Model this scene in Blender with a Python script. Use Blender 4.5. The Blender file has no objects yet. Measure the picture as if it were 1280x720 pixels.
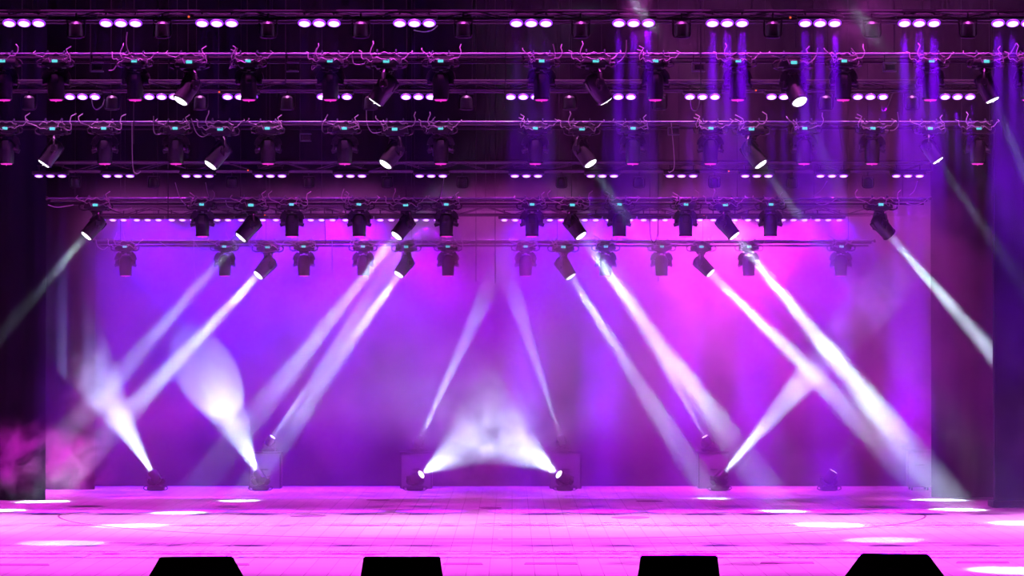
import bpy, bmesh, math, random
from mathutils import Vector, Matrix
random.seed(7)
S = bpy.context.scene
COL = S.collection
PI = math.pi

# ------------------------------------------------------------------ camera, world, exposure
FPX = 3200.0            # focal length in pixels of the 1280 px frame
CAM_H = 2.4             # camera height over the stage floor
HOR = 430.0             # horizon row in the photo
PITCH = math.atan((HOR - 360.0) / FPX)
cam_d = bpy.data.cameras.new('camera')
cam = bpy.data.objects.new('camera', cam_d)
COL.objects.link(cam)
cam_d.sensor_width = 36.0
cam_d.lens = FPX / 1280.0 * 36.0
cam_d.clip_end = 300
cam.location = (0, 0, CAM_H)
cam.rotation_euler = (PI / 2 + PITCH, 0, 0)
S.camera = cam

w = bpy.data.worlds.new('world'); S.world = w
w.use_nodes = True
w.node_tree.nodes['Background'].inputs[0].default_value = (0.004, 0.0, 0.012, 1)
w.node_tree.nodes['Background'].inputs[1].default_value = 0.15

S.view_settings.view_transform = 'Standard'
S.view_settings.look = 'None'
S.view_settings.gamma = 1.0
S.view_settings.use_curve_mapping = False
S.view_settings.exposure = 0.0
S.cycles.use_denoising = True
S.cycles.max_bounces = 3
S.cycles.diffuse_bounces = 1
S.cycles.glossy_bounces = 2
S.cycles.volume_bounces = 0
S.cycles.sample_clamp_indirect = 1.5
S.cycles.sample_clamp_direct = 0.0
S.cycles.volume_step_rate = 1.0
S.cycles.volume_max_steps = 128
S.cycles.use_light_tree = True
S.cycles.use_adaptive_sampling = True
S.cycles.adaptive_threshold = 0.05
S.cycles.adaptive_min_samples = 16

# light levels (watts of Blender spots)
BEAM_W = 11000.0         # aimed white beams
AREA_K = 1.0 / 3100.0
WHITE = (0.66, 0.82, 1.0)
VIOLET = (0.22, 0.02, 1.0)
MAGENTA = (1.0, 0.05, 0.85)

# depths of the rows over the stage
ZL1, ZA, ZL2, ZB, ZL3, ZC, ZL4, ZD, ZBACK = 29.3, 30.2, 34.0, 35.6, 36.8, 37.9, 39.3, 40.5, 43.3

def P(px, py, Y):
    """world point at depth Y seen at photo pixel (px, py)"""
    v = Vector(((px - 640.0) / FPX, 1.0, (360.0 - py) / FPX))
    c, s = math.cos(PITCH), math.sin(PITCH)
    d = Vector((v.x, v.y * c - v.z * s, v.y * s + v.z * c))
    return Vector((0, 0, CAM_H)) + d * (Y / d.y)

def F(px, py):
    """point of the stage floor seen at photo pixel (px, py)"""
    a = P(px, py, 10.0)
    d = a - Vector((0, 0, CAM_H))
    return Vector((0, 0, CAM_H)) + d * (-CAM_H / d.z)

# ------------------------------------------------------------------ materials
def mat(name, col, rough=0.5, metal=0.0, spec=0.5, emit=None, estr=0.0):
    m = bpy.data.materials.new(name); m.use_nodes = True
    b = m.node_tree.nodes['Principled BSDF']
    b.inputs['Base Color'].default_value = (*col, 1)
    b.inputs['Roughness'].default_value = rough
    b.inputs['Metallic'].default_value = metal
    b.inputs['Specular IOR Level'].default_value = spec
    if emit:
        b.inputs['Emission Color'].default_value = (*emit, 1)
        b.inputs['Emission Strength'].default_value = estr
        m.cycles.emission_sampling = 'NONE'
    return m

def noise_tint(m, scale, amount, bump=0.0):
    nt = m.node_tree; b = nt.nodes['Principled BSDF']
    tc = nt.nodes.new('ShaderNodeTexCoord')
    n = nt.nodes.new('ShaderNodeTexNoise'); n.inputs['Scale'].default_value = scale
    n.inputs['Detail'].default_value = 4
    nt.links.new(tc.outputs['Object'], n.inputs['Vector'])
    base = b.inputs['Base Color'].default_value[:3]
    mx = nt.nodes.new('ShaderNodeMix'); mx.data_type = 'RGBA'
    mx.inputs[6].default_value = (*[c * (1 - amount) for c in base], 1)
    mx.inputs[7].default_value = (*[min(1, c * (1 + amount)) for c in base], 1)
    nt.links.new(n.outputs['Fac'], mx.inputs[0])
    nt.links.new(mx.outputs[2], b.inputs['Base Color'])
    if bump:
        bp = nt.nodes.new('ShaderNodeBump'); bp.inputs['Strength'].default_value = bump
        bp.inputs['Distance'].default_value = 0.01
        nt.links.new(n.outputs['Fac'], bp.inputs['Height'])
        nt.links.new(bp.outputs['Normal'], b.inputs['Normal'])
    return m

M = {}
M['housing'] = noise_tint(mat('black_housing', (0.03, 0.03, 0.034), 0.42), 30, 0.3, 0.1)
M['gloss'] = noise_tint(mat('glossy_black_shell', (0.05, 0.05, 0.055), 0.25), 12, 0.2)
M['metal'] = noise_tint(mat('dark_rig_metal', (0.05, 0.04, 0.055), 0.38, 0.7), 18, 0.3, 0.1)
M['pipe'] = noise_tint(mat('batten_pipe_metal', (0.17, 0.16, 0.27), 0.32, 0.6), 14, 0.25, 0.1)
M['cable'] = noise_tint(mat('pale_cable', (0.42, 0.38, 0.46), 0.5), 40, 0.2)
M['black_cable'] = noise_tint(mat('black_cable', (0.05, 0.04, 0.05), 0.5), 40, 0.2)
M['wire'] = noise_tint(mat('steel_wire', (0.06, 0.055, 0.07), 0.4, 0.5), 40, 0.2)
M['led_hot'] = mat('led_cell_lit', (0.8, 0.8, 0.8), 0.4, emit=(0.78, 0.42, 1.0), estr=3.2)
M['led_warm'] = mat('led_cell_lit_pale', (0.8, 0.8, 0.8), 0.4, emit=(0.95, 0.52, 0.9), estr=2.0)
M['led_halo'] = mat('led_halo_violet', (0.3, 0.1, 0.5), 0.4, emit=(0.32, 0.03, 1.0), estr=1.3)  # violet bloom around the cells, put into emission
M['lens_mag'] = mat('lens_magenta', (0.3, 0.1, 0.3), 0.2, emit=(1.0, 0.03, 0.62), estr=0.85)
M['lens_white'] = mat('lens_white', (0.8, 0.8, 0.8), 0.2, emit=(0.95, 0.98, 1.0), estr=2.5)
M['lens_dark'] = mat('lens_dark', (0.02, 0.01, 0.03), 0.12)
M['display'] = mat('status_display', (0.1, 0.3, 0.3), 0.3, emit=(0.12, 0.75, 0.8), estr=1.0)
M['pilot'] = mat('pilot_lamp_red', (0.3, 0.05, 0.02), 0.3, emit=(1.0, 0.12, 0.03), estr=1.2)
M['drape'] = noise_tint(mat('black_stage_drape', (0.008, 0.006, 0.014), 0.95, spec=0.1), 60, 0.3, 0.3)
M['cyc'] = noise_tint(mat('backdrop_cloth', (0.05, 0.047, 0.055), 0.9, spec=0.1), 3, 0.06, 0.1)
M['box'] = noise_tint(mat('grey_riser_paint', (0.20, 0.18, 0.2), 0.6), 12, 0.15, 0.1)
M['wedge'] = noise_tint(mat('wedge_speaker_paint', (0.006, 0.006, 0.007), 0.75, spec=0.15), 80, 0.3, 0.2)
M['grille'] = noise_tint(mat('speaker_grille', (0.006, 0.006, 0.007), 0.6, spec=0.2), 120, 0.4, 0.3)
M['tape'] = noise_tint(mat('white_tape', (0.95, 0.93, 0.95), 0.6), 20, 0.04)
M['seam'] = noise_tint(mat('floor_seam_dark', (0.30, 0.12, 0.28), 0.7), 20, 0.1)
M['plate'] = noise_tint(mat('floor_plate_paint', (0.88, 0.85, 0.88), 0.5), 8, 0.05)
M['patch'] = noise_tint(mat('floor_patch_dark', (0.42, 0.22, 0.42), 0.6), 8, 0.1)
M['black_wall'] = noise_tint(mat('black_masonry_paint', (0.01, 0.008, 0.014), 0.9, spec=0.1), 4, 0.3, 0.2)

# floor: pale boards, thin dark joints
fm = mat('stage_floor_boards', (0.8, 0.78, 0.8), 0.42, spec=0.3)
nt = fm.node_tree; b = nt.nodes['Principled BSDF']
tc = nt.nodes.new('ShaderNodeTexCoord')
mp = nt.nodes.new('ShaderNodeMapping'); mp.inputs['Rotation'].default_value = (0, 0, PI / 2)
nt.links.new(tc.outputs['Object'], mp.inputs['Vector'])
br = nt.nodes.new('ShaderNodeTexBrick')
br.inputs['Color1'].default_value = (0.92, 0.90, 0.92, 1)
br.inputs['Color2'].default_value = (0.84, 0.80, 0.84, 1)
br.inputs['Mortar'].default_value = (0.50, 0.38, 0.50, 1)
br.inputs['Scale'].default_value = 1.0
br.inputs['Mortar Size'].default_value = 0.004
br.inputs['Mortar Smooth'].default_value = 0.3
br.inputs['Brick Width'].default_value = 1.9
br.inputs['Row Height'].default_value = 0.24
nt.links.new(mp.outputs[0], br.inputs['Vector'])
nn = nt.nodes.new('ShaderNodeTexNoise'); nn.inputs['Scale'].default_value = 0.9; nn.inputs['Detail'].default_value = 5
mp2 = nt.nodes.new('ShaderNodeMapping'); mp2.inputs['Scale'].default_value = (0.4, 1.6, 1)
nt.links.new(tc.outputs['Object'], mp2.inputs['Vector']); nt.links.new(mp2.outputs[0], nn.inputs['Vector'])
mr = nt.nodes.new('ShaderNodeMapRange'); mr.inputs[1].default_value = 0.3; mr.inputs[2].default_value = 0.7
mr.inputs[3].default_value = 0.86; mr.inputs[4].default_value = 1.05
nt.links.new(nn.outputs['Fac'], mr.inputs[0])
mx = nt.nodes.new('ShaderNodeMix'); mx.data_type = 'RGBA'; mx.blend_type = 'MULTIPLY'; mx.inputs[0].default_value = 1
nt.links.new(br.outputs['Color'], mx.inputs[6]); nt.links.new(mr.outputs[0], mx.inputs[7])
nt.links.new(mx.outputs[2], b.inputs['Base Color'])
M['floor'] = fm

# ------------------------------------------------------------------ mesh helpers
class MB:
    """collects shapes into one bmesh; build() links ONE mesh object"""
    def __init__(s): s.bm = bmesh.new()
    def box(s, c, size, bevel=0.0, rot=None, taper=1.0):
        r = bmesh.ops.create_cube(s.bm, size=1.0)
        vs = r['verts']
        for v in vs:
            t = taper if v.co.z > 0 else 1.0
            v.co = Vector((v.co.x * size[0] * t, v.co.y * size[1] * t, v.co.z * size[2]))
        if rot is not None: bmesh.ops.rotate(s.bm, verts=vs, cent=(0, 0, 0), matrix=rot)
        bmesh.ops.translate(s.bm, verts=vs, vec=c)
        if bevel:
            es = list({e for v in vs for e in v.link_edges})
            bmesh.ops.bevel(s.bm, geom=es, offset=bevel, segments=2, affect='EDGES', profile=0.6)
        return s
    def rod(s, a, b, r, n=8, r2=None):
        a = Vector(a); b = Vector(b); d = b - a; L = d.length
        if L < 1e-6: return s
        q = d.to_track_quat('Z', 'Y').to_matrix().to_4x4()
        bmesh.ops.create_cone(s.bm, cap_ends=True, segments=n, radius1=r, radius2=r if r2 is None else r2,
                              depth=L, matrix=Matrix.Translation((a + b) / 2) @ q)
        return s
    def tube(s, pts, r, n=6):
        """one swept tube along the points"""
        pts = [Vector(p) for p in pts]
        rings = []
        for i, p in enumerate(pts):
            t = (pts[min(i + 1, len(pts) - 1)] - pts[max(i - 1, 0)]).normalized()
            u = t.orthogonal() if not rings else (pu - t * pu.dot(t))
            u.normalize(); pu = u; v = t.cross(u)
            rings.append([s.bm.verts.new(p + (u * math.cos(2 * PI * k / n) + v * math.sin(2 * PI * k / n)) * r) for k in range(n)])
        for a, b2 in zip(rings, rings[1:]):
            for k in range(n):
                s.bm.faces.new((a[k], a[(k + 1) % n], b2[(k + 1) % n], b2[k]))
        s.bm.faces.new(rings[0][::-1]); s.bm.faces.new(rings[-1])
        return s
    def lathe(s, prof, n=16, mtx=None):
        """profile of (r, z) turned about Z"""
        rings = []
        for r, z in prof:
            if r < 1e-6: rings.append([s.bm.verts.new((0, 0, z))])
            else: rings.append([s.bm.verts.new((r * math.cos(2 * PI * k / n), r * math.sin(2 * PI * k / n), z)) for k in range(n)])
        for a, b2 in zip(rings, rings[1:]):
            for k in range(n):
                k2 = (k + 1) % n
                if len(a) == 1 and len(b2) == 1: continue
                if len(a) == 1: s.bm.faces.new((a[0], b2[k], b2[k2]))
                elif len(b2) == 1: s.bm.faces.new((a[k2], a[k], b2[0]))
                else: s.bm.faces.new((a[k2], a[k], b2[k], b2[k2]))
        if mtx is not None:
            vs = [v for rg in rings for v in rg]
            bmesh.ops.transform(s.bm, matrix=mtx, verts=vs)
        return s
    def prism(s, pts, d):
        """planar polygon pts extruded by vector d"""
        a = [s.bm.verts.new(p) for p in pts]; b2 = [s.bm.verts.new(Vector(p) + Vector(d)) for p in pts]
        s.bm.faces.new(a); s.bm.faces.new(b2[::-1])
        for k in range(len(a)):
            k2 = (k + 1) % len(a); s.bm.faces.new((a[k2], a[k], b2[k], b2[k2]))
        return s
    def build(s, name, m, parent=None, smooth=True):
        bmesh.ops.recalc_face_normals(s.bm, faces=s.bm.faces)
        me = bpy.data.meshes.new(name); s.bm.to_mesh(me); s.bm.free()
        if smooth:
            for p in me.polygons: p.use_smooth = True
            me.set_sharp_from_angle(angle=math.radians(38))
        me.materials.append(m)
        o = bpy.data.objects.new(name, me); COL.objects.link(o)
        if parent: o.parent = parent
        return o

def tag(o, label=None, cat=None, group=None, kind=None):
    if label: o['label'] = label
    if cat: o['category'] = cat
    if group: o['group'] = group
    if kind: o['kind'] = kind
    return o

def empty(name, loc=(0, 0, 0)):
    o = bpy.data.objects.new(name, None); COL.objects.link(o); o.location = loc
    o.empty_display_size = 0.1
    return o

def copy_tree(o, parent=None):
    c = o.copy(); COL.objects.link(c)
    if parent: c.parent = parent
    for ch in [x for x in CHILD.get(o.name, [])]: 
        d = copy_tree(ch, c)
    CHILD[c.name] = [x for x in COL.objects if x.parent == c] if o.name in CHILD else []
    return c
CHILD = {}

def spot(name, parent, loc, d, watts, color, deg, blend=0.15, size=0.03):
    ld = bpy.data.lights.new(name, 'SPOT'); ld.energy = watts; ld.color = color
    ld.spot_size = math.radians(deg); ld.spot_blend = blend; ld.shadow_soft_size = size
    o = bpy.data.objects.new(name, ld); COL.objects.link(o)
    o.location = loc
    o.rotation_mode = 'QUATERNION'
    o.rotation_quaternion = Vector(d).to_track_quat('-Z', 'Y')
    if parent: o.parent = parent
    return o

def beam(name, parent, loc, d, watts, color, deg, size=0.12):
    """a lens sized disk lamp that throws a tight beam"""
    ld = bpy.data.lights.new(name, 'AREA'); ld.shape = 'DISK'; ld.size = size; ld.spread = math.radians(deg * 1.22)
    ld.energy = watts * AREA_K * (deg / 6.5) ** 2; ld.color = color
    o = bpy.data.objects.new(name, ld); COL.objects.link(o)
    o.location = loc
    o.rotation_mode = 'QUATERNION'
    o.rotation_quaternion = Vector(d).to_track_quat('-Z', 'Y')
    if parent: o.parent = parent
    return o

ORD = ['first', 'second', 'third', 'fourth', 'fifth', 'sixth', 'seventh', 'eighth', 'ninth', 'tenth', 'eleventh',
       'twelfth', 'thirteenth', 'fourteenth', 'fifteenth', 'sixteenth', 'seventeenth', 'eighteenth', 'nineteenth', 'twentieth']

# ------------------------------------------------------------------ the shell of the stage
def quad_box(name, x0, x1, y0, y1, z0, z1, m, kind='structure'):
    o = MB().box(((x0 + x1) / 2, (y0 + y1) / 2, (z0 + z1) / 2), (x1 - x0, y1 - y0, z1 - z0)).build(name, m, smooth=False)
    return tag(o, kind=kind)
quad_box('floor', -13, 13, 22.0, 44.6, -0.3, 0.0, M['floor'])
quad_box('wall_back', -13, 13, 44.3, 44.6, 0, 20, M['black_wall'])
quad_box('wall_left', -13.3, -13, 22, 44.6, -0.3, 20, M['black_wall'])
quad_box('wall_right', 13, 13.3, 22, 44.6, -0.3, 20, M['black_wall'])
quad_box('ceiling', -13.3, 13.3, 22, 44.6, 20, 20.3, M['black_wall'])

def drape(name, x0, x1, y, z0, z1, amp, wl, m, label, cat, thick=0.02, hem=True):
    """hanging cloth with soft pleats and real thickness, one mesh"""
    mb = MB(); bm = mb.bm
    n = max(24, int(abs(x1 - x0) / wl * 10)); nz = 6
    fr, bk = [], []
    ph = random.random() * 6
    for i in range(n + 1):
        x = x0 + (x1 - x0) * i / n
        cf, cb = [], []
        for k in range(nz + 1):
            z = z0 + (z1 - z0) * k / nz
            a = amp * (1.0 - 0.35 * k / nz)
            yy = y + a * math.sin(2 * PI * x / wl + ph) + 0.4 * a * math.sin(2 * PI * x / (wl * 2.7) + 1.3 * ph + 0.3 * k)
            cf.append(bm.verts.new((x, yy, z))); cb.append(bm.verts.new((x, yy + thick, z)))
        fr.append(cf); bk.append(cb)
    for i in range(n):
        for k in range(nz):
            bm.faces.new((fr[i][k], fr[i + 1][k], fr[i + 1][k + 1], fr[i][k + 1]))
            bm.faces.new((bk[i][k], bk[i][k + 1], bk[i + 1][k + 1], bk[i + 1][k]))
        bm.faces.new((fr[i][0], bk[i][0], bk[i + 1][0], fr[i + 1][0]))
        bm.faces.new((fr[i][nz], fr[i + 1][nz], bk[i + 1][nz], bk[i][nz]))
    for i in (0, n):
        for k in range(nz):
            bm.faces.new((fr[i][k], fr[i][k + 1], bk[i][k + 1], bk[i][k]))
    return tag(mb.build(name, m), label, cat)

drape('backdrop', P(40, 600, ZBACK).x, P(1240, 600, ZBACK).x, ZBACK, 0.0, 7.9, 0.012, 0.9, M['cyc'],
      'wide backdrop cloth across the rear of the stage glowing violet and magenta', 'backdrop')
drape('border_curtain', -12.5, 12.5, 42.85, P(640, 270, 42.85).z, 11.9, 0.03, 0.5, M['drape'],
      'black border curtain hanging across the rear behind the lowest led row', 'curtain')
drape('stage_leg_curtain', -12.5, P(118, 600, 42.3).x, 42.3, 0.0, 9.5, 0.035, 0.42, M['drape'],
      'dark blue leg curtain just beside the left edge of the backdrop', 'curtain')
drape('stage_leg_curtain', -12.5, P(56, 600, 39.4).x, 39.4, 0.0, 9.5, 0.045, 0.40, M['drape'],
      'near black leg curtain at the far left edge of the view', 'curtain')
drape('stage_leg_curtain', P(1165, 600, 40.2).x, 12.5, 40.2, 0.0, 9.5, 0.04, 0.42, M['drape'],
      'dark navy leg curtain beside the right edge of the backdrop', 'curtain')
# near right: masking flat on a foot
t = empty('masking_flat', P(1262, 632, 37.8)); t.location.z = 0
tag(t, 'tall black masking flat with violet edge standing at the far right of the stage', 'stage flat')
xr = P(1244, 600, 37.8).x - t.location.x
MB().box(((xr + 5.2) / 2, 0, 4.8), (5.2 - xr, 0.10, 9.4), 0.008).build('panel', M['drape'], t)
MB().rod((xr - 0.012, -0.03, 0.09), (xr - 0.012, -0.03, 9.5), 0.022, 10).build('edge_pole', M['metal'], t)
MB().box(((xr + 5.2) / 2 - 0.03, -0.02, 0.05), (5.3 - xr, 0.42, 0.10), 0.02).build('foot', M['housing'], t)
# narrow dark case standing by the right leg
t = empty('equipment_case', F(1150, 613)); 
tag(t, 'narrow dark upright case standing at the foot of the right curtain', 'case')
wcs = 28 / FPX * t.location.y
MB().box((0, 0.16, 0.33), (wcs, 0.32, 0.56), 0.012).build('body', M['box'], t)
MB().box((0, 0.16, 0.635), (wcs + 0.012, 0.33, 0.05), 0.01).build('lid', M['housing'], t)
MB().rod((-0.07, -0.012, 0.42), (0.07, -0.012, 0.42), 0.01).build('handle', M['metal'], t)
for sx in (-1, 1):
    for sy in (0.04, 0.28):
        MB().rod((sx * 0.13 - 0.012, sy, 0.028), (sx * 0.13 + 0.012, sy, 0.028), 0.028, 12).build('castor', M['housing'], t)

# ------------------------------------------------------------------ battens and trusses
def batten(py, Y, x0, x1, label, group='lighting battens'):
    a = P(x0, py, Y); b2 = P(x1, py, Y)
    t = empty('lighting_batten', ((a.x + b2.x) / 2, Y, a.z))
    L = (b2.x - a.x) / 2
    MB().rod((-L, 0, 0), (L, 0, 0), 0.015, 12).build('pipe', M['pipe'], t)
    MB().rod((-L, 0.22, -0.02), (L, 0.22, -0.02), 0.017, 8).build('rear_pipe', M['metal'], t)
    mb = MB(); k = -L + 0.5
    while k < L:
        mb.box((k, 0.11, -0.012), (0.025, 0.24, 0.02)); k += 1.25
    mb.build('cross_tie', M['metal'], t)
    mb = MB().box((0, 0.25, -0.07), (2 * L - 0.1, 0.05, 0.03), 0.004)
    mb.build('cable_tray', M['metal'], t)
    for s in (-1, 1): MB().rod((s * L, 0, 0), (s * (L + 0.03), 0, 0), 0.027, 12).build('end_cap', M['housing'], t)
    n = 6
    for i in range(n):
        x = -L + 0.4 + (2 * L - 0.8) * i / (n - 1)
        MB().rod((x, 0, 0.02), (x, 0, 19.97 - a.z), 0.005, 6).build('suspension_wire', M['wire'], t)
    tag(t, label, 'lighting bar', group)
    return t
PY_A, PY_B, PY_C, PY_D = 67.5, 152.5, 248, 301
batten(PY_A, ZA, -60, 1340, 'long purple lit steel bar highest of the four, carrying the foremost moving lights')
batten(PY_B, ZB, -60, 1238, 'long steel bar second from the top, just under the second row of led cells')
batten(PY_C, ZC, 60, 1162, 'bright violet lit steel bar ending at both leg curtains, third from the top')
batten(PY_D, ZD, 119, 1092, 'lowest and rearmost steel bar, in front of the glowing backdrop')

def truss(py0, py1, Y, x0, x1, label):
    a = P(x0, py0, Y); b2 = P(x1, py1, Y)
    h = a.z - b2.z; cz = (a.z + b2.z) / 2; L = (b2.x - a.x) / 2
    t = empty('box_truss', ((a.x + b2.x) / 2, Y + 0.15, cz))
    for z in (-h / 2, h / 2):
        for y in (-0.15, 0.15):
            MB().rod((-L, y, z), (L, y, z), 0.017, 8).build('chord', M['metal'], t)
    mb = MB(); n = int(2 * L / 0.42); 
    for i in range(n):
        xa = -L + 2 * L * i / n; xb = -L + 2 * L * (i + 1) / n
        za, zb = (-h / 2, h / 2) if i % 2 else (h / 2, -h / 2)
        for y in (-0.15, 0.15): mb.rod((xa, y, za), (xb, y, zb), 0.008, 5)
        mb.rod((xa, -0.15, h / 2), (xb, 0.15, h / 2), 0.008, 5)
    mb.build('lacing', M['metal'], t)
    tag(t, label, 'truss', 'lighting trusses')
    n = 5
    for i in range(n):
        x = -L + 0.9 + (2 * L - 1.8) * i / (n - 1)
        MB().rod((x, 0, h / 2), (x, 0, 19.97 - cz), 0.006, 6).build('hoist_wire', M['wire'], t)
truss(14, 24, ZL1, -60, 1340, 'dark box truss at the very top carrying the largest led bars')
truss(101, 112, ZL2, -60, 1240, 'dark box truss behind the front moving lights, second from the top')
truss(202, 213, ZL3, 58, 1165, 'dark box truss third from the top, with thin white led cells under it')
batten(256, 41.2, 125, 1092, 'thin dark bar behind the lowest truss carrying the added backdrop floods', 'lighting battens')
truss(258, 268, ZL4, 122, 1092, 'lowest dark box truss, above the long row of tiny led cells')

# ------------------------------------------------------------------ moving head lights
def arc(c, r, a0, a1, n, plane='xz', sx=1.0, sz=1.0):
    out = []
    for i in range(n + 1):
        a = a0 + (a1 - a0) * i / n
        u, v = r * sx * math.cos(a), r * sz * math.sin(a)
        out.append((c[0] + u, c[1], c[2] + v) if plane == 'xz' else (c[0], c[1] + u, c[2] + v))
    return out

# shared meshes of the parts (hanging position: base on top, z down)
PROTO = {}
def proto(name, mb, m):
    o = mb.build(name, m); COL.objects.unlink(o); PROTO[name] = o.data; bpy.data.objects.remove(o)
proto('base', MB().box((0, 0, -0.055), (0.34, 0.22, 0.095), 0.03, taper=0.86).box((0, 0, -0.108), (0.22, 0.2, 0.03), 0.01)
      .box((0, 0, -0.012), (0.26, 0.18, 0.02), 0.006), M['housing'])
def handle_pts(s):
    return [(s * 0.14, -0.02, -0.02), (s * 0.19, -0.05, -0.028), (s * 0.225, -0.06, -0.06), (s * 0.215, -0.06, -0.10),
            (s * 0.17, -0.05, -0.118), (s * 0.12, -0.03, -0.11)]
proto('handle_left', MB().tube(handle_pts(-1), 0.011, 8), M['gloss'])
proto('handle_right', MB().tube(handle_pts(1), 0.011, 8), M['gloss'])
proto('display', MB().box((0, -0.108, -0.050), (0.066, 0.012, 0.034), 0.003), M['display'])
proto('clamp', MB().box((0, 0, -0.006), (0.23, 0.03, 0.012), 0.002).box((-0.1, 0, 0.01), (0.03, 0.05, 0.04), 0.004).box((0.1, 0, 0.01), (0.03, 0.05, 0.04), 0.004)
      .tube(arc((-0.1, 0, 0.052), 0.030, -PI * 0.4, PI * 1.2, 10, 'yz'), 0.009, 6)
      .tube(arc((0.1, 0, 0.052), 0.030, -PI * 0.4, PI * 1.2, 10, 'yz'), 0.009, 6)
      .rod((-0.1, -0.03, 0.05), (-0.1, -0.075, 0.06), 0.008).rod((0.1, -0.03, 0.05), (0.1, -0.075, 0.06), 0.008), M['pipe'])
def yoke_mb():
    mb = MB().lathe([(0, -0.12), (0.075, -0.12), (0.075, -0.15), (0, -0.15)], 18)
    for s in (-1, 1):
        pts = [(s * 0.03, 0, -0.155), (s * 0.085, 0, -0.165), (s * 0.125, 0, -0.20), (s * 0.142, 0, -0.26), (s * 0.142, 0, -0.32), (s * 0.130, 0, -0.355)]
        for p, q in zip(pts, pts[1:]):
            mid = (Vector(p) + Vector(q)) / 2; d = Vector(q) - Vector(p)
            mb.box(mid, (0.026, 0.085, d.length + 0.018), 0.008, rot=d.to_track_quat('Z', 'Y').to_matrix() if abs(d.x) > 1e-6 and abs(d.z) > 0.02
                   else (Matrix.Rotation(PI / 2, 3, 'Y') if abs(d.z) <= 0.02 else None))
        mb.rod((s * 0.10, 0, -0.30), (s * 0.162, 0, -0.30), 0.04, 16)
    return mb
proto('yoke', yoke_mb(), M['housing'])
# head: origin at its tilt axle, pointing down -Z
proto('head', MB().lathe([(0, 0.125), (0.04, 0.12), (0.075, 0.10), (0.098, 0.06), (0.105, 0.0), (0.10, -0.06), (0.098, -0.12), (0.094, -0.185), (0.08, -0.19), (0.078, -0.175), (0, -0.175)], 24), M['housing'])
proto('cover_plate', MB().box((0, 0, 0), (0.09, 0.045, 0.12), 0.02), M['gloss'])
proto('front_ring', MB().lathe([(0.080, -0.183), (0.098, -0.183), (0.1, -0.20), (0.094, -0.212), (0.084, -0.212), (0.08, -0.2), (0.080, -0.183)], 24), M['gloss'])
def lens_mb(): return MB().lathe([(0, -0.180), (0.082, -0.180), (0.082, -0.204), (0.07, -0.222), (0.042, -0.156), (0, -0.242)], 24)
proto('lens_magenta', lens_mb(), M['lens_mag'])
proto('lens_white', lens_mb(), M['lens_white'])
proto('lens_dark', lens_mb(), M['lens_dark'])
def cable_variant(i):
    r = random.Random(100 + i); mb = MB()
    for k in range(3):
        s = r.choice((-1, 1)); x0 = r.uniform(-0.08, 0.08); x1 = s * r.uniform(0.12, 0.30)
        top = r.uniform(0.06, 0.2)
        pts = [(x0, -0.05, -0.01)]
        for q in range(1, 12):
            u = q / 12
            pts.append((x0 + (x1 - x0) * (math.sin(u * PI / 2) if k else u) + 0.05 * math.sin(u * 7 + i), -0.07 - 0.05 * math.sin(u * PI),
                        -0.01 + top * u * u - r.uniform(0.03, 0.09) * math.sin(u * PI)))
        pts.append((x1, 0.0, top - 0.01))
        mb.tube(pts, 0.0065, 6)
    pts = [(-0.16 + 0.32 * q / 14, -0.115, 0.005 + 0.03 * math.sin(q / 14 * PI) + 0.012 * math.sin(q * 1.3 + i)) for q in range(15)]
    mb.tube(pts, 0.0065, 6)
    return mb
for i in range(6): proto('cable_%d' % i, cable_variant(i), M['cable'])

def inst(pname, name, parent, loc=(0, 0, 0), mtx=None, label=None):
    o = bpy.data.objects.new(name, PROTO[pname]); COL.objects.link(o); o.parent = parent
    if mtx is not None: o.matrix_local = mtx
    else: o.location = loc
    if label: o['label'] = label
    return o

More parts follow.
